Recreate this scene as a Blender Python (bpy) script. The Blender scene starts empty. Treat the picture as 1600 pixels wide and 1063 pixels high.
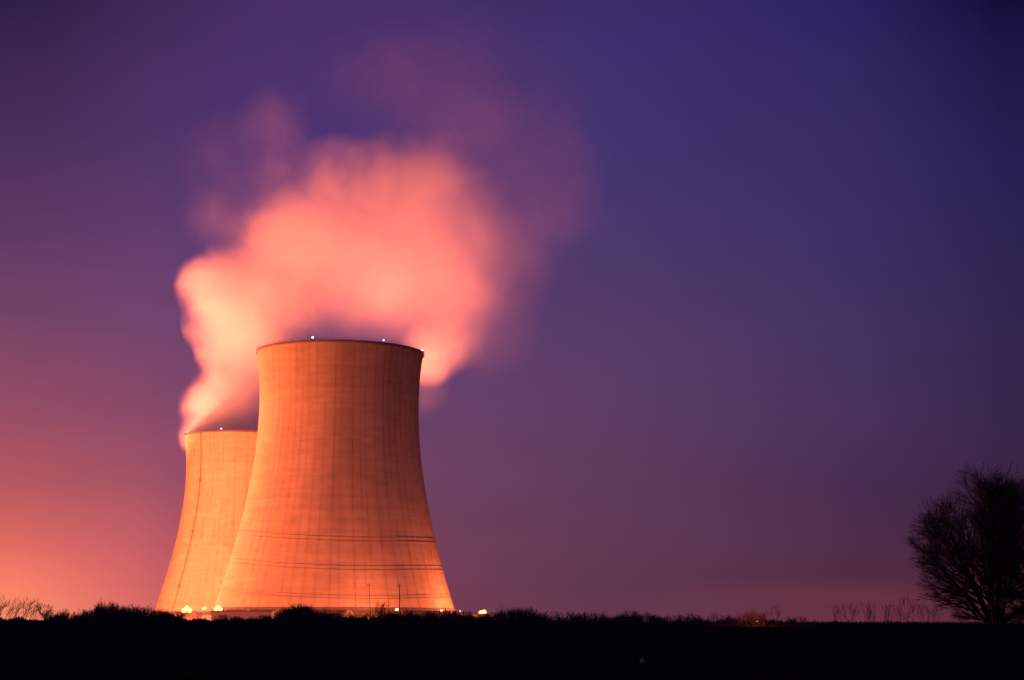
import bpy, bmesh, math, random
import numpy as np
from mathutils import Vector, Matrix, noise as mnoise

S = bpy.context.scene
COL = S.collection
R = math.radians

# ------------------------------------------------------------------ camera
F = 2600.0                                   # focal length in photo pixels (1600 wide)
PITCH = math.atan(440.5 / F)
ROLL = R(0.25)
EYE = Vector((0, 0, 1.7))
CM = Matrix.Rotation(math.pi / 2 + PITCH, 3, 'X') @ Matrix.Rotation(ROLL, 3, 'Z')
cam = bpy.data.cameras.new('camera')
cam.sensor_width = 36.0
cam.lens = F / 1600 * 36
cam.clip_start = 0.5
cam.clip_end = 20000
camo = bpy.data.objects.new('camera', cam)
COL.objects.link(camo)
camo.matrix_world = Matrix.Translation(EYE) @ CM.to_4x4()
S.camera = camo


def ray(px, py):
    return (CM @ Vector(((px - 800) / F, (531.5 - py) / F, -1))).normalized()


def at(px, py, Y):
    """the point of the place at forward distance Y that the photo shows at px, py"""
    d = ray(px, py)
    return EYE + d * (Y / d.y)


# ------------------------------------------------------------------ world: dusk sky with a town's glow low on the left
def lin(c):
    return tuple(((v / 255) / 12.92 if v / 255 <= 0.04045 else ((v / 255 + 0.055) / 1.055) ** 2.4) for v in c)


W = bpy.data.worlds.new("World")
S.world = W
W.use_nodes = True
nt = W.node_tree
nt.nodes.clear()
N = lambda t, **k: nt.nodes.new(t)


class NB:
    """small helper to wire shader nodes"""
    def __init__(s, tree):
        s.t = tree

    def n(s, typ, **kw):
        o = s.t.nodes.new(typ)
        for k, v in kw.items():
            setattr(o, k, v)
        return o

    def put(s, sock, v):
        if isinstance(v, bpy.types.NodeSocket):
            s.t.links.new(v, sock)
        else:
            sock.default_value = v

    def math(s, op, a, b=None, c=None, clamp=False):
        o = s.n('ShaderNodeMath', operation=op, use_clamp=clamp)
        s.put(o.inputs[0], a)
        if b is not None:
            s.put(o.inputs[1], b)
        if c is not None:
            s.put(o.inputs[2], c)
        return o.outputs[0]

    def vmath(s, op, a, b=None, scale=None):
        o = s.n('ShaderNodeVectorMath', operation=op)
        s.put(o.inputs[0], a)
        if b is not None:
            s.put(o.inputs[1], b)
        if scale is not None:
            s.put(o.inputs['Scale'], scale)
        return o.outputs['Value'] if op in ('DISTANCE', 'LENGTH', 'DOT_PRODUCT') else o.outputs[0]

    def maprange(s, v, a, b, c, d, interp='LINEAR'):
        o = s.n('ShaderNodeMapRange', interpolation_type=interp)
        for i, x in enumerate((v, a, b, c, d)):
            s.put(o.inputs[i], x)
        return o.outputs[0]

    def noise(s, vec, scale, detail=3, rough=0.5, color=False, dist=0.0):
        o = s.n('ShaderNodeTexNoise')
        s.put(o.inputs['Vector'], vec)
        o.inputs['Scale'].default_value = scale
        o.inputs['Detail'].default_value = detail
        o.inputs['Roughness'].default_value = rough
        o.inputs['Distortion'].default_value = dist
        return o.outputs['Color' if color else 'Fac']

    def mix(s, f, a, b, blend='MIX'):
        o = s.n('ShaderNodeMix', data_type='RGBA', blend_type=blend)
        s.put(o.inputs[0], f)
        s.put(o.inputs[6], a)
        s.put(o.inputs[7], b)
        return o.outputs[2]


B = NB(nt)
tc = B.n('ShaderNodeTexCoord').outputs['Generated']
sep = B.n('ShaderNodeSeparateXYZ')
B.put(sep.inputs[0], tc)
X_, Y_, Z_ = sep.outputs
azim = B.math('ARCTAN2', X_, Y_)
elev = B.math('ARCSINE', Z_)


def skydir(px, py):
    d = ray(px, py)
    return math.atan2(d.x, d.y), math.asin(d.z)


# columns of the sky: (photo x, [(photo y, colour)])
SKY = [
    (-500, [(0, (40, 24, 62)), (300, (80, 50, 92)), (600, (150, 78, 100)), (800, (216, 100, 96)), (905, (250, 125, 98)), (960, (255, 140, 100))]),
    (40, [(0, (50, 30, 70)), (200, (72, 45, 90)), (350, (94, 56, 99)), (500, (116, 66, 102)), (640, (148, 75, 100)), (752, (180, 86, 96)), (850, (222, 106, 96)), (905, (250, 126, 104)), (945, (255, 140, 105))]),
    (220, [(0, (64, 40, 90)), (200, (78, 50, 104)), (350, (96, 59, 108)), (500, (115, 66, 108)), (640, (136, 72, 103)), (752, (165, 82, 100)), (850, (198, 94, 102)), (905, (216, 103, 103)), (945, (222, 108, 104))]),
    (430, [(0, (73, 46, 104)), (200, (78, 51, 112)), (350, (88, 57, 114)), (500, (102, 63, 112)), (650, (115, 67, 106)), (800, (124, 66, 98)), (900, (130, 66, 92)), (950, (132, 66, 88))]),
    (950, [(0, (60, 45, 104)), (50, (62, 47, 108)), (250, (66, 51, 110)), (380, (75, 55, 108)), (500, (85, 58, 104)), (650, (92, 60, 98)), (760, (94, 59, 91)), (850, (95, 57, 85)), (920, (93, 54, 79)), (955, (98, 56, 78))]),
    (1340, [(0, (42, 34, 96)), (100, (50, 40, 98)), (250, (56, 45, 100)), (400, (60, 46, 98)), (500, (66, 49, 98)), (650, (72, 48, 90)), (760, (72, 43, 80)), (850, (76, 44, 74)), (900, (80, 43, 66)), (930, (104, 50, 66)), (960, (106, 49, 64))]),
    (1580, [(0, (20, 13, 60)), (60, (28, 20, 68)), (250, (38, 32, 83)), (380, (44, 35, 82)), (500, (50, 37, 80)), (650, (54, 36, 72)), (800, (58, 34, 62)), (930, (86, 42, 56))]),
    (2200, [(0, (14, 10, 46)), (400, (26, 22, 58)), (700, (34, 25, 52)), (950, (52, 28, 42))]),
]
cols, azs = [], []
for px, stops in SKY:
    stops = sorted(((skydir(px, py)[1], c) for py, c in stops), key=lambda q: q[0])
    r = B.n('ShaderNodeValToRGB')
    lo, hi = -0.02, 0.60
    B.put(r.inputs[0], B.maprange(elev, lo, hi, 0.0, 1.0))
    er = r.color_ramp
    er.interpolation = 'B_SPLINE' if False else 'EASE' if False else 'LINEAR'
    top = stops[-1][1]
    stops = stops + [(0.58, tuple(v * 0.55 for v in top))]
    while len(er.elements) < len(stops):
        er.elements.new(0.5)
    for e, (el, c) in zip(er.elements, stops):
        e.position = (el - lo) / (hi - lo)
    for e, (el, c) in zip(er.elements, stops):
        e.color = (*lin(c), 1)
    cols.append(r.outputs[0])
    azs.append(skydir(px, 600)[0])
cur = cols[0]
for i in range(1, len(cols)):
    f = B.maprange(azim, azs[i - 1], azs[i], 0.0, 1.0, 'LINEAR')
    cur = B.mix(f, cur, cols[i])
# behind the viewer the sky is plain dark dusk
f = B.maprange(Y_, 0.1, 0.6, 0.0, 1.0)
cur = B.mix(f, (0.050, 0.034, 0.150, 1), cur)
# thin uneven high cloud
mp = B.n('ShaderNodeMapping')
B.put(mp.inputs[0], tc)
mp.inputs['Scale'].default_value = (2.2, 2.2, 9.0)
mp.inputs['Rotation'].default_value = (0, R(12), 0)
cl = B.maprange(B.noise(mp.outputs[0], 2.4, 4, 0.55, dist=0.6), 0.3, 0.7, 0.965, 1.035)
cur = B.vmath('SCALE', cur, scale=cl)
sky = B.n('ShaderNodeTexSky')
sky.sky_type = 'NISHITA'
sky.sun_disc = False
sky.sun_elevation = R(-4)
sky.sun_rotation = R(-40)
skb = B.vmath('SCALE', sky.outputs[0], scale=0.02)
cur = B.vmath('ADD', cur, skb)
bg = B.n('ShaderNodeBackground')
B.put(bg.inputs[0], cur)
bg.inputs[1].default_value = 1.0
wo = B.n('ShaderNodeOutputWorld')
B.put(wo.inputs[0], bg.outputs[0])

S.view_settings.view_transform = 'Standard'
S.view_settings.look = 'None'
S.view_settings.exposure = 0
S.view_settings.gamma = 1
S.view_settings.use_curve_mapping = False
S.render.engine = 'CYCLES'
cy = S.cycles
cy.use_denoising = True
cy.volume_bounces = 2
cy.max_bounces = 6
cy.diffuse_bounces = 2
cy.volume_step_rate = 0.35
cy.volume_max_steps = 256
cy.sample_clamp_indirect = 6
cy.sample_clamp_direct = 0

SODIUM = (1.0, 0.185, 0.085)


# ------------------------------------------------------------------ helpers
def new_mat(name):
    m = bpy.data.materials.new(name)
    m.use_nodes = True
    m.node_tree.nodes.clear()
    return m, NB(m.node_tree)


def simple(name, col, rough=0.8, metal=0.0, var=0.25, scale=1.5):
    m, b = new_mat(name)
    tcn = b.n('ShaderNodeTexCoord').outputs['Object']
    k = b.maprange(b.noise(tcn, scale, 4, 0.6), 0.25, 0.75, 1 - var, 1 + var)
    c = b.vmath('SCALE', col, scale=k)
    p = b.n('ShaderNodeBsdfPrincipled')
    b.put(p.inputs['Base Color'], c)
    p.inputs['Roughness'].default_value = rough
    p.inputs['Metallic'].default_value = metal
    o = b.n('ShaderNodeOutputMaterial')
    b.put(o.inputs[0], p.outputs[0])
    return m


def emis(name, col, strength):
    m, b = new_mat(name)
    e = b.n('ShaderNodeEmission')
    e.inputs[0].default_value = (*col, 1)
    e.inputs[1].default_value = strength
    o = b.n('ShaderNodeOutputMaterial')
    b.put(o.inputs[0], e.outputs[0])
    return m


def mesh_obj(name, verts, faces, mat, parent=None, smooth=False):
    me = bpy.data.meshes.new(name)
    me.from_pydata([tuple(v) for v in verts], [], faces)
    me.validate()
    if smooth:
        me.polygons.foreach_set('use_smooth', [True] * len(me.polygons))
    me.materials.append(mat)
    me.update()
    o = bpy.data.objects.new(name, me)
    COL.objects.link(o)
    if parent:
        o.parent = parent
    return o


def tag(o, label=None, cat=None, group=None, kind=None):
    for k, v in (('label', label), ('category', cat), ('group', group), ('kind', kind)):
        if v:
            o[k] = v
    return o


def empty(name, loc, rz=0.0):
    o = bpy.data.objects.new(name, None)
    o.empty_display_size = 2
    COL.objects.link(o)
    o.location = loc
    o.rotation_euler.z = rz
    return o


class MB:
    """collects verts/faces of one mesh"""
    def __init__(s):
        s.v, s.f = [], []

    def box(s, c, sz, rz=0.0):
        n = len(s.v)
        cr, sr = math.cos(rz), math.sin(rz)
        for dx in (-.5, .5):
            for dy in (-.5, .5):
                for dz in (-.5, .5):
                    x, y = dx * sz[0], dy * sz[1]
                    s.v.append((c[0] + x * cr - y * sr, c[1] + x * sr + y * cr, c[2] + dz * sz[2]))
        for q in ((0, 1, 3, 2), (4, 6, 7, 5), (0, 4, 5, 1), (2, 3, 7, 6), (0, 2, 6, 4), (1, 5, 7, 3)):
            s.f.append(tuple(n + i for i in q))
        return s

    def tube(s, pts, rad, k=6, cap=True):
        pts = [Vector(p) for p in pts]
        if not isinstance(rad, (list, tuple)):
            rad = [rad] * len(pts)
        n0 = len(s.v)
        for i, p in enumerate(pts):
            a = pts[max(i - 1, 0)]
            b = pts[min(i + 1, len(pts) - 1)]
            d = (b - a).normalized()
            u = d.cross(Vector((0, 0, 1)) if abs(d.z) < 0.9 else Vector((1, 0, 0))).normalized()
            w = d.cross(u)
            for j in range(k):
                t = 2 * math.pi * j / k
                s.v.append(tuple(p + (u * math.cos(t) + w * math.sin(t)) * rad[i]))
        for i in range(len(pts) - 1):
            for j in range(k):
                a = n0 + i * k + j
                b = n0 + i * k + (j + 1) % k
                s.f.append((a, b, b + k, a + k))
        if cap:
            s.f.append(tuple(n0 + j for j in reversed(range(k))))
            m = n0 + (len(pts) - 1) * k
            s.f.append(tuple(m + j for j in range(k)))
        return s

    def ball(s, c, r, nu=10, nv=6, sz=(1, 1, 1)):
        n0 = len(s.v)
        for i in range(nv + 1):
            ph = math.pi * i / nv
            for j in range(nu):
                t = 2 * math.pi * j / nu
                s.v.append((c[0] + r * sz[0] * math.sin(ph) * math.cos(t), c[1] + r * sz[1] * math.sin(ph) * math.sin(t), c[2] + r * sz[2] * math.cos(ph)))
        for i in range(nv):
            for j in range(nu):
                a = n0 + i * nu + j
                b = n0 + i * nu + (j + 1) % nu
                s.f.append((a, a + nu, b + nu, b))
        return s

    def lathe(s, prof, k=128, a0=0.0, a1=2 * math.pi):
        n0 = len(s.v)
        full = abs(a1 - a0 - 2 * math.pi) < 1e-6
        m = k if full else k + 1
        for (r, z) in prof:
            for j in range(m):
                t = a0 + (a1 - a0) * j / k
                s.v.append((r * math.sin(t), -r * math.cos(t), z))
        for i in range(len(prof) - 1):
            for j in range(k):
                a = n0 + i * m + j
                b = n0 + i * m + (j + 1) % m
                s.f.append((a, b, b + m, a + m))
        return s

    def build(s, name, mat, parent=None, smooth=False):
        return mesh_obj(name, s.v, s.f, mat, parent, smooth)


# ------------------------------------------------------------------ concrete
def concrete_mat():
    m, b = new_mat('weathered_concrete')
    oc = b.n('ShaderNodeTexCoord').outputs['Object']
    sp = b.n('ShaderNodeSeparateXYZ')
    b.put(sp.inputs[0], oc)
    x, y, z = sp.outputs
    th = b.math('ARCTAN2', x, b.math('MULTIPLY', y, -1.0))        # 0 faces the viewer's side
    turn = b.math('MULTIPLY', th, 64 / (2 * math.pi))
    cell = b.math('FLOOR', turn)
    fr = b.math('FRACT', turn)
    wn = b.n('ShaderNodeTexWhiteNoise', noise_dimensions='1D')
    b.put(wn.inputs['W'], cell)
    rnd = wn.outputs['Value']
    # position of each rib wanders a little from panel to panel
    ctr = b.math('ADD', 0.5, b.math('MULTIPLY', b.math('SUBTRACT', rnd, 0.5), 0.5))
    d = b.math('ABSOLUTE', b.math('SUBTRACT', fr, ctr))
    line = b.maprange(d, 0.020, 0.060, 1.0, 0.0)
    wide = b.maprange(d, 0.0, 0.30, 1.0, 0.0)
    cz = b.n('ShaderNodeCombineXYZ')
    b.put(cz.inputs[0], b.math('MULTIPLY', cell, 7.31))
    b.put(cz.inputs[1], b.math('MULTIPLY', rnd, 31.0))
    b.put(cz.inputs[2], b.math('MULTIPLY', z, 0.035))
    along = b.maprange(b.noise(cz.outputs[0], 1.0, 3, 0.6), 0.36, 0.60, 0.30, 1.0)
    # short broken lift joints along each rib
    cz2 = b.n('ShaderNodeCombineXYZ')
    b.put(cz2.inputs[0], b.math('MULTIPLY', cell, 3.7))
    b.put(cz2.inputs[2], b.math('MULTIPLY', z, 0.7))
    dash = b.maprange(b.noise(cz2.outputs[0], 1.0, 2, 0.6), 0.40, 0.60, 0.45, 1.0)
    rib = b.math('MULTIPLY', b.math('MULTIPLY', line, along), dash)
    rib = b.math('MULTIPLY', rib, b.maprange(rnd, 0.0, 1.0, 0.35, 1.0))
    stain = b.math('MULTIPLY', b.math('MULTIPLY', wide, along), 0.10)
    # lift joints every 1.8 m, faint
    lf = b.math('FRACT', b.math('MULTIPLY', z, 1 / 3.4))
    ld = b.math('ABSOLUTE', b.math('SUBTRACT', lf, 0.5))
    lift = b.maprange(ld, 0.03, 0.10, 1.0, 0.0)
    lcell = b.math('FLOOR', b.math('MULTIPLY', z, 1 / 3.4))
    wn2 = b.n('ShaderNodeTexWhiteNoise', noise_dimensions='1D')
    b.put(wn2.inputs['W'], lcell)
    band = b.maprange(wn2.outputs['Value'], 0, 1, 0.95, 1.04)
    # each poured panel is a slightly different tone
    wn3 = b.n('ShaderNodeTexWhiteNoise', noise_dimensions='2D')
    cc = b.n('ShaderNodeCombineXYZ')
    b.put(cc.inputs[0], cell)
    b.put(cc.inputs[1], lcell)
    b.put(wn3.inputs['Vector'], cc.outputs[0])
    panel = b.maprange(wn3.outputs['Value'], 0, 1, 0.955, 1.045)
    mp = b.n('ShaderNodeMapping')
    b.put(mp.inputs[0], oc)
    mp.inputs['Scale'].default_value = (1, 1, 0.22)
    streak = b.maprange(b.noise(mp.outputs[0], 0.16, 5, 0.62), 0.3, 0.7, 0.92, 1.07)
    mp2 = b.n('ShaderNodeMapping')
    b.put(mp2.inputs[0], oc)
    mp2.inputs['Scale'].default_value = (0.25, 0.25, 1.6)
    hstreak = b.maprange(b.noise(mp2.outputs[0], 0.25, 4, 0.6), 0.3, 0.7, 0.90, 1.08)
    blot = b.maprange(b.noise(oc, 0.035, 4, 0.55), 0.3, 0.7, 0.93, 1.06)
    k = b.math('MULTIPLY', band, panel)
    for q in (streak, hstreak, blot):
        k = b.math('MULTIPLY', k, q)
    # darker towards the rim
    rimdark = b.maprange(z, 118.0, 150.0, 1.0, 0.86)
    k = b.math('MULTIPLY', k, rimdark)
    dark = b.math('MULTIPLY', b.math('SUBTRACT', 1.0, b.math('MULTIPLY', rib, 0.50)), b.math('SUBTRACT', 1.0, stain))
    dark = b.math('MULTIPLY', dark, b.math('SUBTRACT', 1.0, b.math('MULTIPLY', lift, 0.05)))
    k = b.math('MULTIPLY', k, dark)
    c = b.vmath('SCALE', (0.46, 0.345, 0.188), scale=k)
    p = b.n('ShaderNodeBsdfPrincipled')
    b.put(p.inputs['Base Color'], c)
    p.inputs['Roughness'].default_value = 0.93
    p.inputs['Specular IOR Level'].default_value = 0.15
    h = b.math('ADD', b.math('MULTIPLY', rib, -0.35), b.math('MULTIPLY', b.noise(oc, 0.9, 4, 0.6), 0.25))
    bu = b.n('ShaderNodeBump')
    bu.inputs['Strength'].default_value = 0.35
    bu.inputs['Distance'].default_value = 0.6
    b.put(bu.inputs['Height'], h)
    b.put(p.inputs['Normal'], bu.outputs[0])
    o = b.n('ShaderNodeOutputMaterial')
    b.put(o.inputs[0], p.outputs[0])
    return m


M_CONC = concrete_mat()
M_CONC2 = simple('pale_concrete', (0.42, 0.33, 0.22), 0.9, 0, 0.2, 0.4)
M_DIMCONC = simple('dimmed_concrete', (0.22, 0.17, 0.11), 0.9, 0, 0.3, 0.3)  # pale concrete darkened, dim light at the tower foot put into its colour
M_DARKCONC = simple('dark_concrete', (0.12, 0.10, 0.08), 0.9, 0, 0.3, 0.3)  # darker concrete for rim walkway, ring beam and fill
M_STEEL = simple('dull_steel', (0.10, 0.10, 0.10), 0.6, 0.3, 0.3, 2)
M_BROWN = simple('dull_brown', (0.25, 0.16, 0.085), 0.9, 0, 0.4, 0.2)
M_WOOD = simple('dark_pole', (0.05, 0.04, 0.03), 0.9, 0, 0.3, 2)
M_BARK = simple('dark_bark', (0.030, 0.022, 0.020), 0.95, 0, 0.35, 3)
M_TWIG = simple('dark_twigs', (0.030, 0.020, 0.020), 0.95, 0, 0.3, 3)
M_TWIGLIT = simple('lamplit_twigs', (0.16, 0.09, 0.05), 0.95, 0, 0.3, 3)  # lighter, redder twigs: orange lamplight put into the colour
M_LENS = emis('sodium_lens', (1.0, 0.33, 0.085), 7)
M_LENSD = emis('dim_sodium_lens', (1.0, 0.30, 0.08), 4)
M_BEACON = emis('white_beacon_lens', (0.80, 0.75, 1.0), 2.6)
M_ROOF = simple('metal_roofing', (0.16, 0.13, 0.11), 0.6, 0.2, 0.2, 0.5)

# ------------------------------------------------------------------ cooling towers
DN = 960.0                       # forward distance of the near tower's axis
base = at(523.6, 950, DN)
TN = Vector((base.x, DN, 0))
prof_px = [(553, 129), (580, 126.3), (613, 124.6), (650, 123.9), (689, 126.0), (740, 133.0), (791, 143.0), (842, 154.3), (893, 168.5), (945, 185)]
zs, rs = [], []
for y_, hw in prof_px:
    p = at(527, y_, DN)
    dep = (p - EYE).dot(CM @ Vector((0, 0, -1)))
    zs.append(p.z)
    rs.append(hw * dep / F * 0.9975)
ZT = zs[0]
PC = np.polyfit(zs, rs, 4)
prad = lambda z: float(np.polyval(PC, z))
SHELL0 = 8.2
print('tower height', ZT, 'radii', prad(ZT), prad(90), prad(SHELL0))


def surf(th, z, off=0.0):
    r = prad(z) + off
    return Vector((r * math.sin(th), -r * math.cos(th), z))


def make_tower(name, loc, label, beacons, near):
    t = empty(name, loc)
    tag(t, label, 'cooling tower', 'pair of cooling towers')
    m = MB()
    rows = 90
    out = [(prad(SHELL0 + (ZT - SHELL0) * i / rows), SHELL0 + (ZT - SHELL0) * i / rows) for i in range(rows + 1)]
    inn = [(r - 1.1, z) for r, z in reversed(out)]
    m.lathe(out + inn + [out[0]], 256)
    m.build('shell', M_CONC, t, True)
    # rim walkway: a thin projecting lip with a low parapet
    rt = prad(ZT)
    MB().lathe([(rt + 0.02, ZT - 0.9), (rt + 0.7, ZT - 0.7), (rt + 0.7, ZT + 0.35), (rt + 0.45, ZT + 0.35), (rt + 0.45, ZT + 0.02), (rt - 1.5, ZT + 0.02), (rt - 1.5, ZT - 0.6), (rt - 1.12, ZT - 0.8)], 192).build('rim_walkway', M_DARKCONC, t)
    rail = MB()
    rail.lathe([(rt + 0.55, ZT + 1.35), (rt + 0.65, ZT + 1.35), (rt + 0.65, ZT + 1.47), (rt + 0.55, ZT + 1.47), (rt + 0.55, ZT + 1.35)], 192)
    for i in range(120):
        a = 2 * math.pi * i / 120
        rail.box(((rt + 0.6) * math.sin(a), -(rt + 0.6) * math.cos(a), ZT + 0.85), (0.14, 0.14, 1.1))
    rail.build('railing', M_STEEL, t)
    # ring beam and slanting columns round the air inlet
    rb = prad(SHELL0)
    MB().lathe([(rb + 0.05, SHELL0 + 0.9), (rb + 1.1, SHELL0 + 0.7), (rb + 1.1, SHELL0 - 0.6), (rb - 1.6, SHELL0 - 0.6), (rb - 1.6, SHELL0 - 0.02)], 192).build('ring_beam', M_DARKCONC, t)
    nc = 44
    for i in range(nc):
        a0 = 2 * math.pi * i / nc
        sgn = 1 if i % 2 else -1
        a1 = a0 + sgn * math.pi / nc * 0.95
        MB().tube([(rb * 1.035 * math.sin(a0), -rb * 1.035 * math.cos(a0), 0), ((rb - .3) * math.sin(a1), -(rb - .3) * math.cos(a1), SHELL0 - 0.5)], 0.75, 6).build('support_column', M_DIMCONC, t)
    MB().lathe([(rb + 6.0, 0), (rb + 6.0, 4.4), (rb + 5.4, 4.4), (rb + 5.4, 0)], 128).build('basin_wall', M_DIMCONC, t)
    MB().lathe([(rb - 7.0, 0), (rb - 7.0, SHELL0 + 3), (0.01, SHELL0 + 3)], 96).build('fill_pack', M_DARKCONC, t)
    for deg, sz in beacons:
        a = R(deg)
        c = Vector(((rt + 0.1) * math.sin(a), -(rt + 0.1) * math.cos(a), ZT - 0.2))
        sz *= .74
        hb = MB().tube([c, c + Vector((0, 0, 1.0))], 0.16, 8).box(c + Vector((0, 0, 1.0)), (1.5 * sz, 1.5 * sz, .3)).build('aviation_light', M_STEEL, t)
        lens = MB().ball(c + Vector((0, 0, 1.15 + 0.62 * sz)), 0.68 * sz, 14, 8).build('lens', M_BEACON, hb, True)
    return t


near = make_tower('cooling_tower', TN, 'nearer and taller looking concrete cooling tower, its right side falling into shadow',
                  [(-62, .85), (-13, 1.35), (35.5, 1.1), (84, 1.3)], True)
DF = 1466.0
fb = at(370.5, 950, DF)
TF = Vector((fb.x, DF, 0))
zt_f = at(372, 683, DF).z
print('far rim z', zt_f, 'near', ZT, TN, TF)
far = make_tower('cooling_tower', TF, 'farther cooling tower half hidden behind the other, glowing pale orange with a dark ladder line',
                 [(-62, 1.1), (-12, 1.4)], False)
# scale the farther tower to the height the photo gives it
far.scale = (zt_f / ZT,) * 3

# six sagging dark lines laid as thin tubes round the near tower's face in three pairs
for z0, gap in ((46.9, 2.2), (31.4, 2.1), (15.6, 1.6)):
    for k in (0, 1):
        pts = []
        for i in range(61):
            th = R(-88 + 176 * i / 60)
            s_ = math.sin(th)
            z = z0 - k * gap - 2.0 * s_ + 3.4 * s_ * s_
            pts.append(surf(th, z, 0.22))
        MB().tube(pts, 0.14, 5).build('face_line', M_BROWN, near)

# ladder up the far tower, with rest platforms
pts_z = [SHELL0 + 1 + (ZT - SHELL0 - 2) * i / 60 for i in range(61)]
lth = [R(-40 + 4.5 * (z / ZT)) for z in pts_z]
ld = MB()
for s_ in (-1, 1):
    ld.tube([surf(a + s_ * 0.0055, z, 0.7) for a, z in zip(lth, pts_z)], 0.16, 4)
for i in range(60):
    a, z = lth[i], pts_z[i]
    ld.tube([surf(a - 0.0055, z, .7), surf(a + 0.0055, z, .7)], .12, 4)
ladder = ld.build('caged_ladder', M_BROWN, far)
for z in (ZT * .742, ZT * .47, ZT * .185):
    i = min(range(61), key=lambda q: abs(pts_z[q] - z))
    c = surf(lth[i], z, 1.1)
    MB().box(c, (2.6, 2.4, 0.5), lth[i]).box(c + Vector((0, 0, .9)), (2.4, 0.2, 1.1), lth[i]).build('platform', M_BROWN, ladder)
MB().tube([surf(R(-27.5), z, .12) for z in np.linspace(ZT * .43, ZT * .55, 12)], .22, 4).build('drain_stain_pipe', M_BROWN, far)

# ------------------------------------------------------------------ terrain
CREST = 1.5


def ground_h(x, y):
    d = math.hypot(x, y)
    def ss(a, b, v):
        t = max(0.0, min(1.0, (v - a) / (b - a)))
        return t * t * (3 - 2 * t)
    h = CREST * ss(10, 120, d) - 1.5 * ss(260, 600, d)
    if d < 500:
        h += 0.05 * mnoise.noise(Vector((x * 0.06, y * 0.06, 1.3))) * ss(5, 40, d)
    return h


gx = sorted(set([-9000, -4000, -2000, -1200, -800] + list(range(-600, -120, 40)) + list(range(-120, 121, 6)) + list(range(160, 601, 40)) + [800, 1200, 2000, 4000, 9000]))
gy = sorted(set([-9000, -3000, -800, -300, -100, -50] + list(range(-30, 260, 6)) + list(range(260, 700, 20)) + [800, 1000, 1400, 2000, 3000, 5000, 9000, 15000]))
gv = [(x, y, ground_h(x, y)) for y in gy for x in gx]
gf = [(j * len(gx) + i, j * len(gx) + i + 1, (j + 1) * len(gx) + i + 1, (j + 1) * len(gx) + i) for j in range(len(gy) - 1) for i in range(len(gx) - 1)]


def ground_mat():
    m, b = new_mat('winter_field')
    oc = b.n('ShaderNodeTexCoord').outputs['Object']
    k = b.maprange(b.noise(oc, 0.35, 6, 0.65), 0.3, 0.7, 0.4, 1.4)
    k2 = b.maprange(b.noise(oc, 0.02, 3, 0.5), 0.35, 0.65, 0.7, 1.2)
    c = b.vmath('SCALE', (0.022, 0.020, 0.012), scale=b.math('MULTIPLY', k, k2))
    p = b.n('ShaderNodeBsdfPrincipled')
    b.put(p.inputs['Base Color'], c)
    p.inputs['Roughness'].default_value = 1.0
    p.inputs['Specular IOR Level'].default_value = 0.0
    bu = b.n('ShaderNodeBump')
    bu.inputs['Strength'].default_value = 0.6
    b.put(bu.inputs['Height'], b.noise(oc, 3.0, 5, 0.7))
    b.put(p.inputs['Normal'], bu.outputs[0])
    o = b.n('ShaderNodeOutputMaterial')
    b.put(o.inputs[0], p.outputs[0])
    return m


g = mesh_obj('ground', gv, gf, ground_mat(), None, True)
tag(g, kind='structure')


# ------------------------------------------------------------------ lamps
def point(name, loc, power, parent=None, col=SODIUM, rad=1.0, spot=None):
    l = bpy.data.lights.new(name, 'SPOT' if spot else 'POINT')
    l.energy = power
    l.color = col
    l.shadow_soft_size = rad
    o = bpy.data.objects.new(name, l)
    COL.objects.link(o)
    o.location = loc
    if spot:
        tgt, ang, blend = spot
        l.spot_size = R(ang)
        l.spot_blend = blend
        o.rotation_euler = (Vector(tgt) - Vector(loc)).to_track_quat('-Z', 'Y').to_euler()
    return o


def flood_mast(px, py, Y, size, label, group=None, dim=False, loc=None, heads=3, name='floodlight'):
    p = at(px, py, Y) if loc is None else Vector(loc)
    gz = 0.0 if p.y > 500 else ground_h(p.x, p.y)
    t = empty(name, (p.x, p.y, gz))
    tag(t, label, 'floodlight', group)
    h = p.z - gz
    MB().tube([(0, 0, 0), (0, 0, h - .2)], [0.22, 0.12], 8).box((0, 0, .15), (.8, .8, .3)).build('pole', M_STEEL, t)
    MB().box((0, 0, h - .2 - size * .45), (size * 1.15, 0.14, 0.14)).build('crossarm', M_STEEL, t)
    for i in range(heads):
        x = (i - (heads - 1) / 2) * size * 0.44 if heads > 1 else 0
        hz = h + ((0.34 if heads > 2 else 0.12) * size if i % 2 else 0)
        hd = MB().box((x, .25, hz), (size * .42, .3, size * .42)).tube([(x, .2, hz - size * .45), (x, .2, hz)], .05, 5).build('lamp_head', M_STEEL, t)
        MB().ball((x, 0.02, hz), size * .36, 14, 8, (1, .5, 1)).build('lens', M_LENSD if dim else M_LENS, hd, True)
    return t, p


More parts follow.
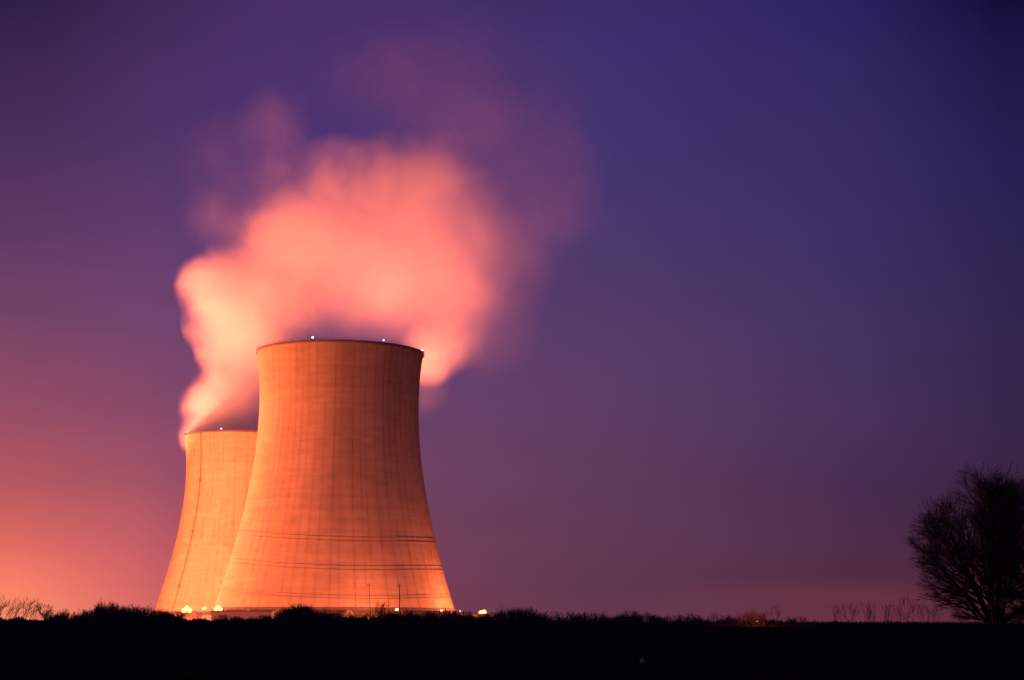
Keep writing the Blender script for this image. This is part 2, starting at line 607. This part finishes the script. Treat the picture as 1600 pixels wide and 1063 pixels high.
LG = 'floodlights around the cooling towers'
flood_mast(292, 954, 1180, 4.4, 'bright orange floodlight, leftmost of the three in front of the farther tower', LG)
flood_mast(319, 951, 1260, 2.6, 'middle and smallest of the three bright floodlights in front of the farther tower', LG, heads=2)
flood_mast(341, 952, 838, 2.6, 'bright floodlight at the left foot of the nearer tower', LG)
flood_mast(452, 951, 862, 1.0, 'small dim lamp just left of the dark bush before the nearer tower', LG, True, heads=1)
flood_mast(620, 953, 845, 1.5, 'orange lamp at the foot of the thick upright mast before the nearer tower', LG, heads=2)
flood_mast(690, 954, 850, 1.5, 'orange lamp just inside the right foot of the nearer tower', LG, heads=1)
flood_mast(719, 955, 900, 1.1, 'small lamp just outside the right foot of the nearer tower', LG, True, heads=1)
flood_mast(754, 958, 930, 3.6, 'large bright floodlight standing alone right of the nearer tower', LG, heads=2)
flood_mast(9, 976, 700, 1.7, 'distant lamp behind the saplings at the far left horizon', 'lamps behind the left saplings', heads=2)
flood_mast(39, 973, 800, 1.3, 'second, smaller distant lamp behind the left saplings', 'lamps behind the left saplings', heads=1)

P = 1e6
# assumed yard lights, unseen, added to light towers and steam: masts left of the picture, behind the towers and between them
def yard(loc, power, label, tall=True):
    t, p = flood_mast(0, 0, 0, 3.0, label, 'added unseen yard lights', loc=loc, heads=3, name='added_yard_light')
    point('added_yard_lamp', Vector(loc) + Vector((0, -1.2, 1.0)), power, rad=1.5)


yard((-430, 870, 18), 14 * P, 'assumed tall yard floodlight left of the towers')
yard((-415, 1080, 14), 20 * P, 'assumed yard floodlight left of the gap between the towers')
yard((-365, 670, 16), 8 * P, 'added fill floodlight nearer the camera, left of the towers')  # added fill for the nearer tower's face, mast included
yard((-415, 1275, 12), 13.5 * P, 'assumed yard floodlight left of the farther tower')
yard((-52, 1260, 12), 4 * P, 'assumed yard floodlight far behind the nearer tower')
# added unseen spots with masts, tilted up to brighten the steam
def uplight(loc, target, ang, power, label, blend=.8):
    t, p = flood_mast(0, 0, 0, 3.0, label, 'added unseen yard lights', loc=loc, heads=3, name='added_yard_light')
    point('steam_fill', Vector(loc) + Vector((0, -1.5, 1.5)), power, rad=1.5, spot=(target, ang, blend))


uplight((-470, 1500, 10), at(400, 395, 1440), 38, 50 * P, 'added upturned steam spot left of the farther tower')
uplight((-420, 1180, 10), at(420, 560, 1250), 54, 66 * P, 'added upturned steam spot between the towers')
uplight((-50, 1160, 10), at(690, 590, 1035), 26, 15 * P, 'added upturned steam spot right behind the nearer tower')
point('floodlight_glow', at(292, 954, 1180) + Vector((0, 2.5, 1)), 4 * P, rad=1.0)
point('floodlight_glow', at(341, 952, 838) + Vector((0, 2.0, 1)), .05 * P, rad=.6)
point('floodlight_glow', at(620, 953, 845) + Vector((0, 2.0, 0)), .10 * P, rad=.6)
point('floodlight_glow', at(690, 954, 850) + Vector((0, 2.0, 0)), .06 * P, rad=.6)
point('floodlight_glow', at(754, 958, 930) + Vector((0, 2.0, 1)), .17 * P, rad=.8)
point('base_glow', at(592, 962, 876), .045 * P, rad=.4)  # added light for the bright patch on the shell's foot, no lamp body
point('floodlight_glow', at(452, 951, 862) + Vector((0, 1.0, 0)), .012 * P, rad=.4)

# ------------------------------------------------------------------ low plant buildings and poles
def building(name, x0, x1, ytop, Y, depth, label, doors=2):
    a, b_ = at(x0, ytop, Y), at(x1, ytop, Y)
    h = (a.z + b_.z) / 2
    w = b_.x - a.x
    t = empty(name, ((a.x + b_.x) / 2, Y, 0))
    tag(t, label, 'building')
    MB().box((0, depth / 2, h / 2), (w, depth, h)).build('wall', M_CONC2, t)
    r_ = MB().box((0, depth / 2, h + .22), (w + .8, depth + .8, .4))
    r_.build('roof', M_ROOF, t)
    n = max(2, int(w / 9))
    for i in range(n):
        x = -w / 2 + w * (i + .5) / n
        if i % 3 == 1:
            MB().box((x, -.04, 1.3), (2.2, .1, 2.6)).build('door', M_ROOF, t)
        else:
            MB().box((x, -.04, h * .6), (2.6, .1, h * .22)).build('window', M_STEEL, t)
    return t


building('service_building', 330, 424, 956, 835, 10, 'long low pale building lit orange at the left foot of the nearer tower')
building('pump_house', 712, 812, 960, 900, 9, 'long low pale building right of the nearer tower, behind the lone floodlight')
building('switch_shed', 636, 700, 956.5, 842, 6, 'low shed at the right foot of the nearer tower')


def pole(px, y0, Y, lean, thick, label):
    top = at(px, y0, Y)
    t = empty('utility_pole', (top.x, Y, 0))
    tag(t, label, 'pole', 'upright poles before the nearer tower')
    MB().tube([(lean, 0, 0), (lean * .5, 0, top.z * .5), (0, 0, top.z)], [thick * 1.3, thick, thick * .7], 8).build('pole', M_WOOD, t)
    MB().box((0, 0, top.z - .8), (1.6, .18, .18)).tube([(-.7, 0, top.z - .8), (-.7, 0, top.z - .4)], .08, 5).tube([(.7, 0, top.z - .8), (.7, 0, top.z - .4)], .08, 5).build('crossarm', M_WOOD, t)


pole(576.5, 912, 780, 1.3, .15, 'thin leaning pole in front of the middle of the nearer tower')
pole(624.3, 913, 780, .3, .22, 'thick upright pole right of the leaning one before the nearer tower')


# ------------------------------------------------------------------ woody plants
def grow(rng, h, stems, levels, spread, r0, up=0.25, kids=(3, 5), lean=0.0, base_r=0.15, wig=0.16, first=0.25, kscale=(.45, .75), minr=0.006):
    """returns list of branches: (level, [points], [radii])"""
    out = []

    def branch(p, d, L, r, lev):
        n = 5 if lev <= 1 else 4 if lev == 2 else 3
        pts, rad = [p.copy()], [r]
        q, dd = p.copy(), d.copy()
        for i in range(n):
            dd = (dd + Vector((rng.gauss(0, wig), rng.gauss(0, wig), rng.gauss(0, wig * .6) + up * .25))).normalized()
            q = q + dd * (L / n)
            pts.append(q.copy())
            rad.append(max(minr, r * (1 - .80 * (i + 1) / n)))
        out.append((lev, pts, rad))
        if lev < levels:
            nk = rng.randint(*kids) + (1 if lev == 0 else 0)
            for j in range(nk):
                t = first + (1 - first) * (j + rng.random() * .9) / nk
                t = min(t, .98)
                f = t * n
                i = min(int(f), n - 1)
                pp = pts[i].lerp(pts[i + 1], f - i)
                dloc = (pts[i + 1] - pts[i]).normalized()
                ax = dloc.cross(Vector((rng.gauss(0, 1), rng.gauss(0, 1), rng.gauss(0, 1)))).normalized()
                ang = R(rng.uniform(22, 52))
                nd = (Matrix.Rotation(ang, 3, ax) @ dloc + Vector((0, 0, up * .5))).normalized()
                branch(pp, nd, L * rng.uniform(*kscale) * (1.15 - .45 * t), max(minr, r * (1 - .75 * t) * .62), lev + 1)

    for s_ in range(stems):
        a = rng.uniform(0, 2 * math.pi)
        el = rng.uniform(0, spread)
        d = Vector((math.sin(el) * math.cos(a) + lean, math.sin(el) * math.sin(a), math.cos(el))).normalized()
        b0 = Vector((math.cos(a) * base_r * rng.random(), math.sin(a) * base_r * rng.random(), -0.1))
        branch(b0, d, h * rng.uniform(.7, 1.0), r0 * rng.uniform(.7, 1), 0)
    return out


def plant_mesh(name, brs, mat, lo=0, hi=99, sides=3):
    m = MB()
    for lev, pts, rad in brs:
        if lo <= lev <= hi:
            m.tube(pts, rad, 6 if lev == 0 and sides > 3 else sides if lev <= 1 else 3, False)
    return m


# shrub kinds (mesh shared by their copies)
rng = random.Random(7)
SHRUBS = []
for i in range(7):
    br = grow(rng, 1.0, rng.randint(8, 11), 3, 0.62, 0.020, up=.45, kids=(3, 4), base_r=.22, wig=.15, minr=.0045)
    SHRUBS.append(plant_mesh('shrub', br, M_TWIG).build('shrub', M_TWIG).data)
SAPL = []
for i in range(3):
    br = grow(rng, 1.0, rng.randint(2, 3), 3, 0.35, 0.020, up=.30, kids=(4, 5), lean=.45 if i < 2 else .2, base_r=.1, wig=.13, minr=.0045)
    SAPL.append(plant_mesh('sapling', br, M_TWIG).build('sapling', M_TWIG).data)
SPIND = []
for i in range(3):
    br = grow(rng, 1.0, rng.randint(3, 5), 2, 0.45, 0.014, up=.45, kids=(2, 4), base_r=.12, wig=.10, minr=.0045)
    SPIND.append(plant_mesh('spindly_shrub', br, M_TWIG).build('spindly_shrub', M_TWIG).data)
LEAN = []
for i in range(4):
    br = grow(rng, 1.0, 2, 2, 0.22, 0.013, up=.12, kids=(3, 5), lean=.62, base_r=.06, wig=.07, minr=.0042, kscale=(.35, .6))
    LEAN.append(plant_mesh('sapling', br, M_TWIG).build('sapling', M_TWIG).data)
for o in [o for o in COL.objects if o.name.split('.')[0] in ('shrub', 'sapling', 'spindly_shrub')]:
    bpy.data.objects.remove(o)


def place(me, name, px, ytop, Y, wide, label, group, cat='shrub', mat=None, rs=None):
    """a plant standing on the ground at distance Y whose top reaches photo row ytop"""
    rs = rs or rng
    p = at(px, ytop, Y)
    gz = ground_h(p.x, Y) - .03
    h = max(.25, p.z - gz)
    zmax = max(v.co.z for v in me.vertices) if me.name not in ZM else ZM[me.name]
    ZM[me.name] = zmax
    o = bpy.data.objects.new(name, me)
    COL.objects.link(o)
    o.location = (p.x, Y, gz)
    s = h / zmax
    o.scale = (s * wide, s * wide, s)
    o.rotation_euler.z = rs.uniform(0, 6.28) if name != 'sapling' else rs.uniform(-.35, .35)
    tag(o, label, cat, group)
    if mat:
        o.material_slots[0].link = 'OBJECT'
        o.material_slots[0].material = mat
    if name == 'sapling' and me in LEAN:
        o.rotation_euler.z = rs.uniform(-.6, .6)
    return o


ZM = {}
# skyline of the shrub belt: photo x -> row of its tops
TOPS = [(-120, 950), (0, 945), (60, 950), (130, 948), (160, 935), (200, 940), (235, 945), (270, 955), (300, 962), (400, 960), (430, 955), (455, 945), (475, 943),
        (510, 953), (540, 958), (600, 955), (640, 950), (660, 955), (700, 950), (740, 958), (780, 952), (800, 948), (832, 950), (850, 958), (900, 957), (940, 959), (975, 953),
        (1000, 958), (1060, 960), (1150, 960), (1180, 958), (1260, 966), (1300, 968), (1500, 970), (1750, 968)]


def top_at(px):
    return float(np.interp(px, [a for a, b in TOPS], [b for a, b in TOPS]))


def stretch(x0, x1, n, label, group, Y=(120, 165), wide=(.7, 1.3), dy=(-3, 7), kinds=None):
    for i in range(n):
        px = x0 + (x1 - x0) * (i + rng.random()) / n
        me = rng.choice(kinds or (SHRUBS if rng.random() < .48 else SPIND if rng.random() < .6 else SAPL))
        nm = 'spindly_shrub' if me in SPIND else 'sapling' if me in SAPL else 'shrub'
        place(me, nm, px, top_at(px) + rng.uniform(*dy), rng.uniform(*Y), rng.uniform(*wide), label, group)


stretch(-110, 65, 22, 'low bare shrub in the thicket at the left edge, before the brightest glow', 'shrubs at the left edge', dy=(12, 24), kinds=SPIND + SHRUBS[:2])
stretch(60, 245, 30, 'bare twiggy shrub in the thicket between the left saplings and the farther tower', 'shrubs left of the farther tower')
stretch(245, 345, 15, 'bare twiggy shrub in the thicket in front of the farther tower', 'shrubs before the farther tower')
stretch(340, 430, 14, 'bare twiggy shrub before the left foot of the nearer tower', 'shrubs before the nearer tower, left side')
stretch(430, 560, 24, 'dense bare shrub in the dark clump before the middle of the nearer tower', 'shrubs before the middle of the nearer tower', wide=(.8, 1.4))
stretch(560, 712, 24, 'bare twiggy shrub before the right half of the nearer tower', 'shrubs before the nearer tower, right side')
stretch(712, 850, 20, 'bare twiggy shrub before the low building right of the towers', 'shrubs right of the towers')
stretch(850, 1150, 60, 'small bare shrub in the low thicket under the empty middle sky', 'low shrubs in the middle distance', wide=(.9, 1.5), dy=(-6, 6), Y=(112, 150))
stretch(1200, 1430, 36, 'tiny bare shrub in the low thicket left of the big bare tree', 'low shrubs left of the big tree', wide=(.8, 1.6))
stretch(1430, 1720, 18, 'tiny bare shrub at the foot of the big bare trees', 'low shrubs under the big trees', wide=(.8, 1.6))
# a few that stand out
for px, yt in ((-38, 933), (-27, 930), (-16, 934), (-8, 931), (-1, 930), (5, 927), (12, 935), (18, 932), (25, 937), (31, 931), (38, 934), (44, 930), (50, 938), (57, 942)):
    place(rng.choice(LEAN), 'sapling', px - 8, yt, 150 + rng.uniform(-12, 12), 1.0, 'slender bare sapling leaning right at the left edge, against the orange glow', 'leaning saplings at the left edge', 'sapling')
place(SAPL[2], 'sapling', 66, 940, 150, 1.2, 'short bare sapling just right of the leaning ones', None, 'sapling')
place(SHRUBS[0], 'shrub', 458, 941, 140, 1.3, 'tallest bare shrub of the dark clump before the nearer tower', None)
place(SPIND[0], 'spindly_shrub', 591, 935, 150, .8, 'forked spindly shrub between the two poles before the nearer tower', None)
place(SHRUBS[3], 'shrub', 599, 938, 300, .8, 'small rounded shrub beside the forked one between the two poles', None)
place(SPIND[1], 'spindly_shrub', 699, 938, 150, .7, 'spindly leaning shrub at the right foot of the nearer tower', None)
place(SPIND[2], 'spindly_shrub', 783, 941, 150, .9, 'tall spindly shrub right of the lone bright floodlight', None)
place(SHRUBS[4], 'shrub', 826, 946, 145, 1.0, 'dark upright shrub at the right end of the low lit building', None)
place(SHRUBS[2], 'shrub', 976, 953, 140, .9, 'pointed dark shrub standing above the thicket under the empty sky', None)
place(SPIND[0], 'spindly_shrub', 1213, 941, 150, .7, 'thin crooked shrub just right of the orange lit shrubs', None)
for px, yt in ((1308, 941), (1330, 938), (1352, 940), (1362, 936), (1385, 939), (1405, 942), (1420, 926), (1445, 940), (1462, 945)):
    place(rng.choice(SPIND), 'spindly_shrub', px, yt, 150 + rng.uniform(-8, 8), 1.0, 'spindly bare shrub in the row left of the big bare tree', 'row of spindly shrubs by the big tree', 'shrub')
# orange lit shrubs and the assumed small lamp hidden among them
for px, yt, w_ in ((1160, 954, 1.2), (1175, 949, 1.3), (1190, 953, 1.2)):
    place(rng.choice(SHRUBS), 'shrub', px, yt, 110, w_, 'orange tinted shrub lit by an assumed hidden lamp in the right hand thicket', 'orange lit shrubs', mat=M_TWIGLIT)
place(SHRUBS[1], 'shrub', 900, 962, 150, 1.3, 'faintly orange lit shrub right of the towers under the empty sky', None, mat=M_TWIGLIT)


def assumed_lamp(px, Y, power, label, back=-2.0):  # assumed lamp, unseen, added to light the orange shrubs
    p = at(px, 970, Y)
    gz = ground_h(p.x, Y + back)
    t = empty('assumed_lamp', (p.x, Y + back, gz))
    tag(t, label, 'lamp')
    MB().tube([(0, 0, 0), (0, 0, .3)], .03, 6).build('post', M_STEEL, t)
    MB().ball((0, 0, .34), .04, 10, 6).build('lens', emis('faint_lens', (1, .35, .1), .8), t, True)
    point('assumed_lamp_light', (p.x, Y + back, gz + .9), power, rad=.08)


assumed_lamp(1176, 110, 110, 'assumed low lamp hidden in the thicket before the orange lit shrubs')
assumed_lamp(900, 150, 60, 'assumed low lamp hidden in the thicket before the faintly lit shrub')

# undergrowth: a continuous tangle of short twigs and dead stalks nobody could count
ug = MB()
r2 = random.Random(11)
for i in range(52000):
    px = r2.uniform(-150, 1760)
    Y = r2.uniform(108, 150)
    base_p = at(px, 970, Y)
    gz = ground_h(base_p.x, Y)
    tp = top_at(px) + (19 if px < 70 else 13 if px < 250 else 6 if px < 850 else 9) + 6 * mnoise.noise(Vector((px * .05, 0, 0)))
    tp = min(tp, (970 if px < 70 else 969) + .002 * px)
    hmax = max(.15, at(px, tp, Y).z - gz)
    h = hmax * (.30 + .95 * r2.random() ** 1.9)
    lx, ly = r2.gauss(0, .22) * h, r2.gauss(0, .22) * h
    w = r2.uniform(.008, .022)
    a = Vector((base_p.x, Y, gz - .02))
    m_ = a + Vector((lx * .3, ly * .3, h * .5))
    e = a + Vector((lx, ly, h))
    ug.tube([a, m_, e], [w * 1.4, w, w * .35], 3, False)
u = ug.build('undergrowth', M_TWIG)
tag(u, 'dense tangle of low dead stalks along the crest of the dark field', 'undergrowth', kind='stuff')

# grass of the dark field, sparse tufts
gr = MB()
for i in range(9000):
    Y = 26 + 90 * r2.random() ** .7
    x = r2.uniform(-.36, .36) * Y * 1.1
    gz = ground_h(x, Y)
    h = r2.uniform(.06, .16)
    dx, dy = r2.gauss(0, .05), r2.gauss(0, .05)
    w = .012 + .0002 * Y
    n0 = len(gr.v)
    gr.v += [(x - w, Y, gz - .01), (x + w, Y, gz - .01), (x + dx, Y + dy, gz + h)]
    gr.f.append((n0, n0 + 1, n0 + 2))
tag(gr.build('grass', simple('dead_grass', (.03, .028, .015), 1, 0, .3, 2)), 'short dead grass of the dark foreground field', 'grass', kind='stuff')

# small pale marker in the field
mk = at(1004, 1022, 52)
gz = ground_h(mk.x, 52)
mk = empty('field_stone', (mk.x, 52, gz))
tag(mk, 'small pale pointed stone alone in the dark field', 'stone')
MB().lathe([(.10, -.03), (.085, .05), (.05, .12), (.0, .17)], 7).build('stone_body', simple('pale_stone', (.13, .13, .115), .8, 0, .2, 8), mk)


# ------------------------------------------------------------------ the big bare trees
def big_tree(px, Y, h, seed, label, stems=5, crown=1.0, lean=0.0):
    rg = random.Random(seed)
    p = at(px, 972, Y)
    gz = ground_h(p.x, Y) - .1
    t = empty('bare_tree', (p.x, Y, gz))
    tag(t, label, 'tree', 'big bare trees at the right edge')
    trunk = MB()
    crownm = MB()
    limbs = []
    segs = 0

    def branch(p0, d, L, r, lev, maxlev):
        n = 6 if lev == 0 else 5 if lev == 1 else 4 if lev == 2 else 3
        pts, rad = [p0.copy()], [r]
        q, dd = p0.copy(), d.copy()
        wig = .07 if lev < 2 else .11
        lim = rg.uniform(.42, .98) if lev <= 2 else rg.uniform(.66, 1.45)
        for i in range(n):
            outw = Vector((q.x, q.y, 0))
            if outw.length > .1:
                outw.normalize()
            dd = (dd + Vector((rg.gauss(0, wig), rg.gauss(0, wig), rg.gauss(0, wig) + .03)) + outw * .02).normalized()
            q = q + dd * (L / n)
            if lev and (q.x * q.x + q.y * q.y) / (h * .54) ** 2 + ((q.z - h * .46) / (h * .53)) ** 2 > lim:
                q = pts[-1] + dd * (L / n) * .35
                pts.append(q.copy())
                rad.append(.007)
                n = i + 1
                break
            pts.append(q.copy())
            rad.append(max(.007, r * (1 - .78 * (i + 1) / n)))
        (trunk if lev == 0 else crownm).tube(pts, rad, 8 if lev == 0 else 5 if lev == 1 else 3, False)
        if lev < maxlev:
            nk = (10, 7, 6, 5, 4)[lev]
            nk = rg.randint(nk - 2, nk + 1)
            for j in range(nk):
                tt = (.16 if lev == 0 else .2) + .78 * (j + rg.random() * .8) / nk
                f = min(tt, .97) * n
                i = min(int(f), n - 1)
                pp = pts[i].lerp(pts[i + 1], f - i)
                dl = (pts[i + 1] - pts[i]).normalized()
                ax = dl.cross(Vector((rg.gauss(0, 1), rg.gauss(0, 1), rg.gauss(0, 1)))).normalized()
                nd = Matrix.Rotation(R(rg.uniform(20, 48) if lev < 2 else rg.uniform(26, 62)), 3, ax) @ dl
                o_ = Vector((pp.x, pp.y, 0))
                if o_.length > .2:
                    nd = nd + (pp - Vector((0, 0, h * .25))).normalized() * .35
                if nd.z < -.15:
                    nd.z *= .3
                nd.normalize()
                Lk = L * (rg.uniform(.42, .66) if lev < 2 else rg.uniform(.52, .85)) * (1.2 - .55 * tt)
                branch(pp, nd, Lk, max(.009, r * (1 - .72 * tt) * .6), lev + 1, maxlev)

    for s_ in range(stems):
        a = 2 * math.pi * (s_ + rg.random() * .5) / stems
        el = R((5, 60, 22, 12, 68, 34, 17, 48, 27, 9, 40)[s_ % 11] + rg.uniform(-4, 4))
        d = Vector((math.sin(el) * math.cos(a) + lean, math.sin(el) * math.sin(a), math.cos(el))).normalized()
        branch(Vector((math.cos(a) * .2, math.sin(a) * .2, 0)), d, h * (.84 - .34 * math.sin(el)), .20 * h / 12, 0, 4)
    trunk.build('trunk', M_BARK, t)
    c = crownm.build('crown', M_TWIG, t)
    return t


big_tree(1554, 130, 12.4, 3, 'big spreading bare tree with many stems at the right edge', stems=15)
big_tree(1650, 142, 13.8, 103, 'second bare tree cut by the right edge of the picture, behind the big spreading one', stems=13)


# ------------------------------------------------------------------ steam
def steam(name, balls, label, dens, zcalm):
    """balls: (px, py, Y, radius in photo px at Y, weight)"""
    pts = []
    for px, py, Y, rp, w in balls:
        c = at(px, py, Y)
        dep = (c - EYE).dot(CM @ Vector((0, 0, -1)))
        pts.append((c, rp * dep / F, w))
    bm = bmesh.new()
    for c, r, w in pts:
        bmesh.ops.create_icosphere(bm, subdivisions=3, radius=r * .97, matrix=Matrix.Translation(c))
    me = bpy.data.meshes.new(name)
    bm.to_mesh(me)
    bm.free()
    o = bpy.data.objects.new(name, me)
    COL.objects.link(o)
    md = o.modifiers.new('r', 'REMESH')
    md.mode = 'VOXEL'
    md.voxel_size = 5.0
    sm = o.modifiers.new('s', 'SMOOTH')
    sm.factor = .8
    sm.iterations = 4
    dg = bpy.context.evaluated_depsgraph_get()
    me2 = bpy.data.meshes.new_from_object(o.evaluated_get(dg))
    o.modifiers.clear()
    o.data = me2
    m, b = new_mat(name + '_vapour')
    pos = b.n('ShaderNodeNewGeometry').outputs['Position']
    n1 = b.noise(pos, 1 / 70, 3, .55, True)
    off = b.vmath('SCALE', b.vmath('SUBTRACT', n1, (.5, .5, .5)), scale=56.0)
    n2 = b.noise(pos, 1 / 26, 2, .5, True)
    off = b.vmath('ADD', off, b.vmath('SCALE', b.vmath('SUBTRACT', n2, (.5, .5, .5)), scale=18.0))
    n3 = b.noise(pos, 1 / 11, 2, .6, True)
    off = b.vmath('ADD', off, b.vmath('SCALE', b.vmath('SUBTRACT', n3, (.5, .5, .5)), scale=9.0))
    sz = b.n('ShaderNodeSeparateXYZ')
    b.put(sz.inputs[0], pos)
    off = b.vmath('SCALE', off, scale=b.maprange(sz.outputs[2], zcalm, zcalm + 130.0, 0.12, 1.0))      # calm near the rim, turbulent higher up
    wp = b.vmath('ADD', pos, off)
    acc = None
    for c, r, w in pts:
        d = b.vmath('DISTANCE', wp, tuple(c))
        v = b.maprange(d, r * .98, r * .15, 0.0, w, 'SMOOTHSTEP')
        acc = v if acc is None else b.math('ADD', acc, v)
    nz = b.maprange(b.noise(pos, 1 / 45, 6, .68, dist=.8), .30, .70, .45, 1.4)
    den = b.math('MULTIPLY', b.math('MULTIPLY', acc, nz), dens)
    vol = b.n('ShaderNodeVolumePrincipled')
    vol.inputs['Color'].default_value = (.96, .96, .97, 1)
    vol.inputs['Anisotropy'].default_value = 0.1
    b.put(vol.inputs['Density'], den)
    out = b.n('ShaderNodeOutputMaterial')
    b.put(out.inputs['Volume'], vol.outputs[0])
    me2.materials.clear()
    me2.materials.append(m)
    tag(o, label, 'steam', 'steam plumes of the cooling towers')
    return o


YN, YF = 960, 1466
steam('steam_plume', [
    (530, 548, 965, 98, .14), (560, 420, 1000, 120, .60), (560, 480, 1010, 92, .20), (625, 478, 1015, 92, .20), (638, 410, 1005, 124, .52), (700, 460, 1015, 108, .36), (674, 550, 1030, 60, .75), (664, 574, 1030, 42, 1.3),
    (700, 530, 1030, 62, .35), (550, 335, 1000, 118, .60), (632, 315, 1000, 124, .50), (700, 345, 1010, 128, .30), (600, 268, 1000, 76, .45), (490, 370, 1010, 105, .55),
    (525, 275, 1000, 74, .50), (690, 275, 1005, 80, .25), (450, 400, 1010, 84, .4),
    (770, 410, 1020, 118, .14), (810, 350, 1030, 125, .06), (880, 320, 1040, 95, .035), (765, 500, 1040, 110, .06),
    (700, 140, 1040, 160, .030), (590, 120, 1040, 115, .036), (820, 210, 1050, 145, .026), (740, 240, 1040, 130, .036), (662, 612, 1045, 48, .06), (880, 270, 1050, 100, .03),
], 'large steam plume over the nearer tower, fading into dark pink wisps', 0.0235, 135.0)
steam('steam_plume', [
    (372, 715, YF, 84, .9), (372, 678, YF, 80, 1.0), (306, 680, YF, 36, 2.4), (318, 640, YF, 48, 1.8), (350, 625, YF, 66, 1.3), (385, 600, YF, 70, 1.2), (362, 560, YF, 62, 1.1),
    (352, 500, 1450, 74, 1.0), (345, 445, 1440, 78, 1.0), (400, 470, 1440, 104, 1.0), (315, 432, 1440, 46, 1.0), (408, 540, 1440, 76, 1.2),
    (450, 410, 1440, 115, .8), (470, 465, 1440, 86, .6), (440, 310, 1430, 84, .15), (370, 345, 1430, 88, .05), (318, 335, 1430, 60, .05), (432, 190, 1430, 72, .09), (450, 250, 1430, 70, .12),
    (350, 240, 1430, 95, .022), (410, 375, 1430, 84, .25),
], 'smaller steam plume drifting up from the farther tower beside the larger plume', 0.022, 140.0)
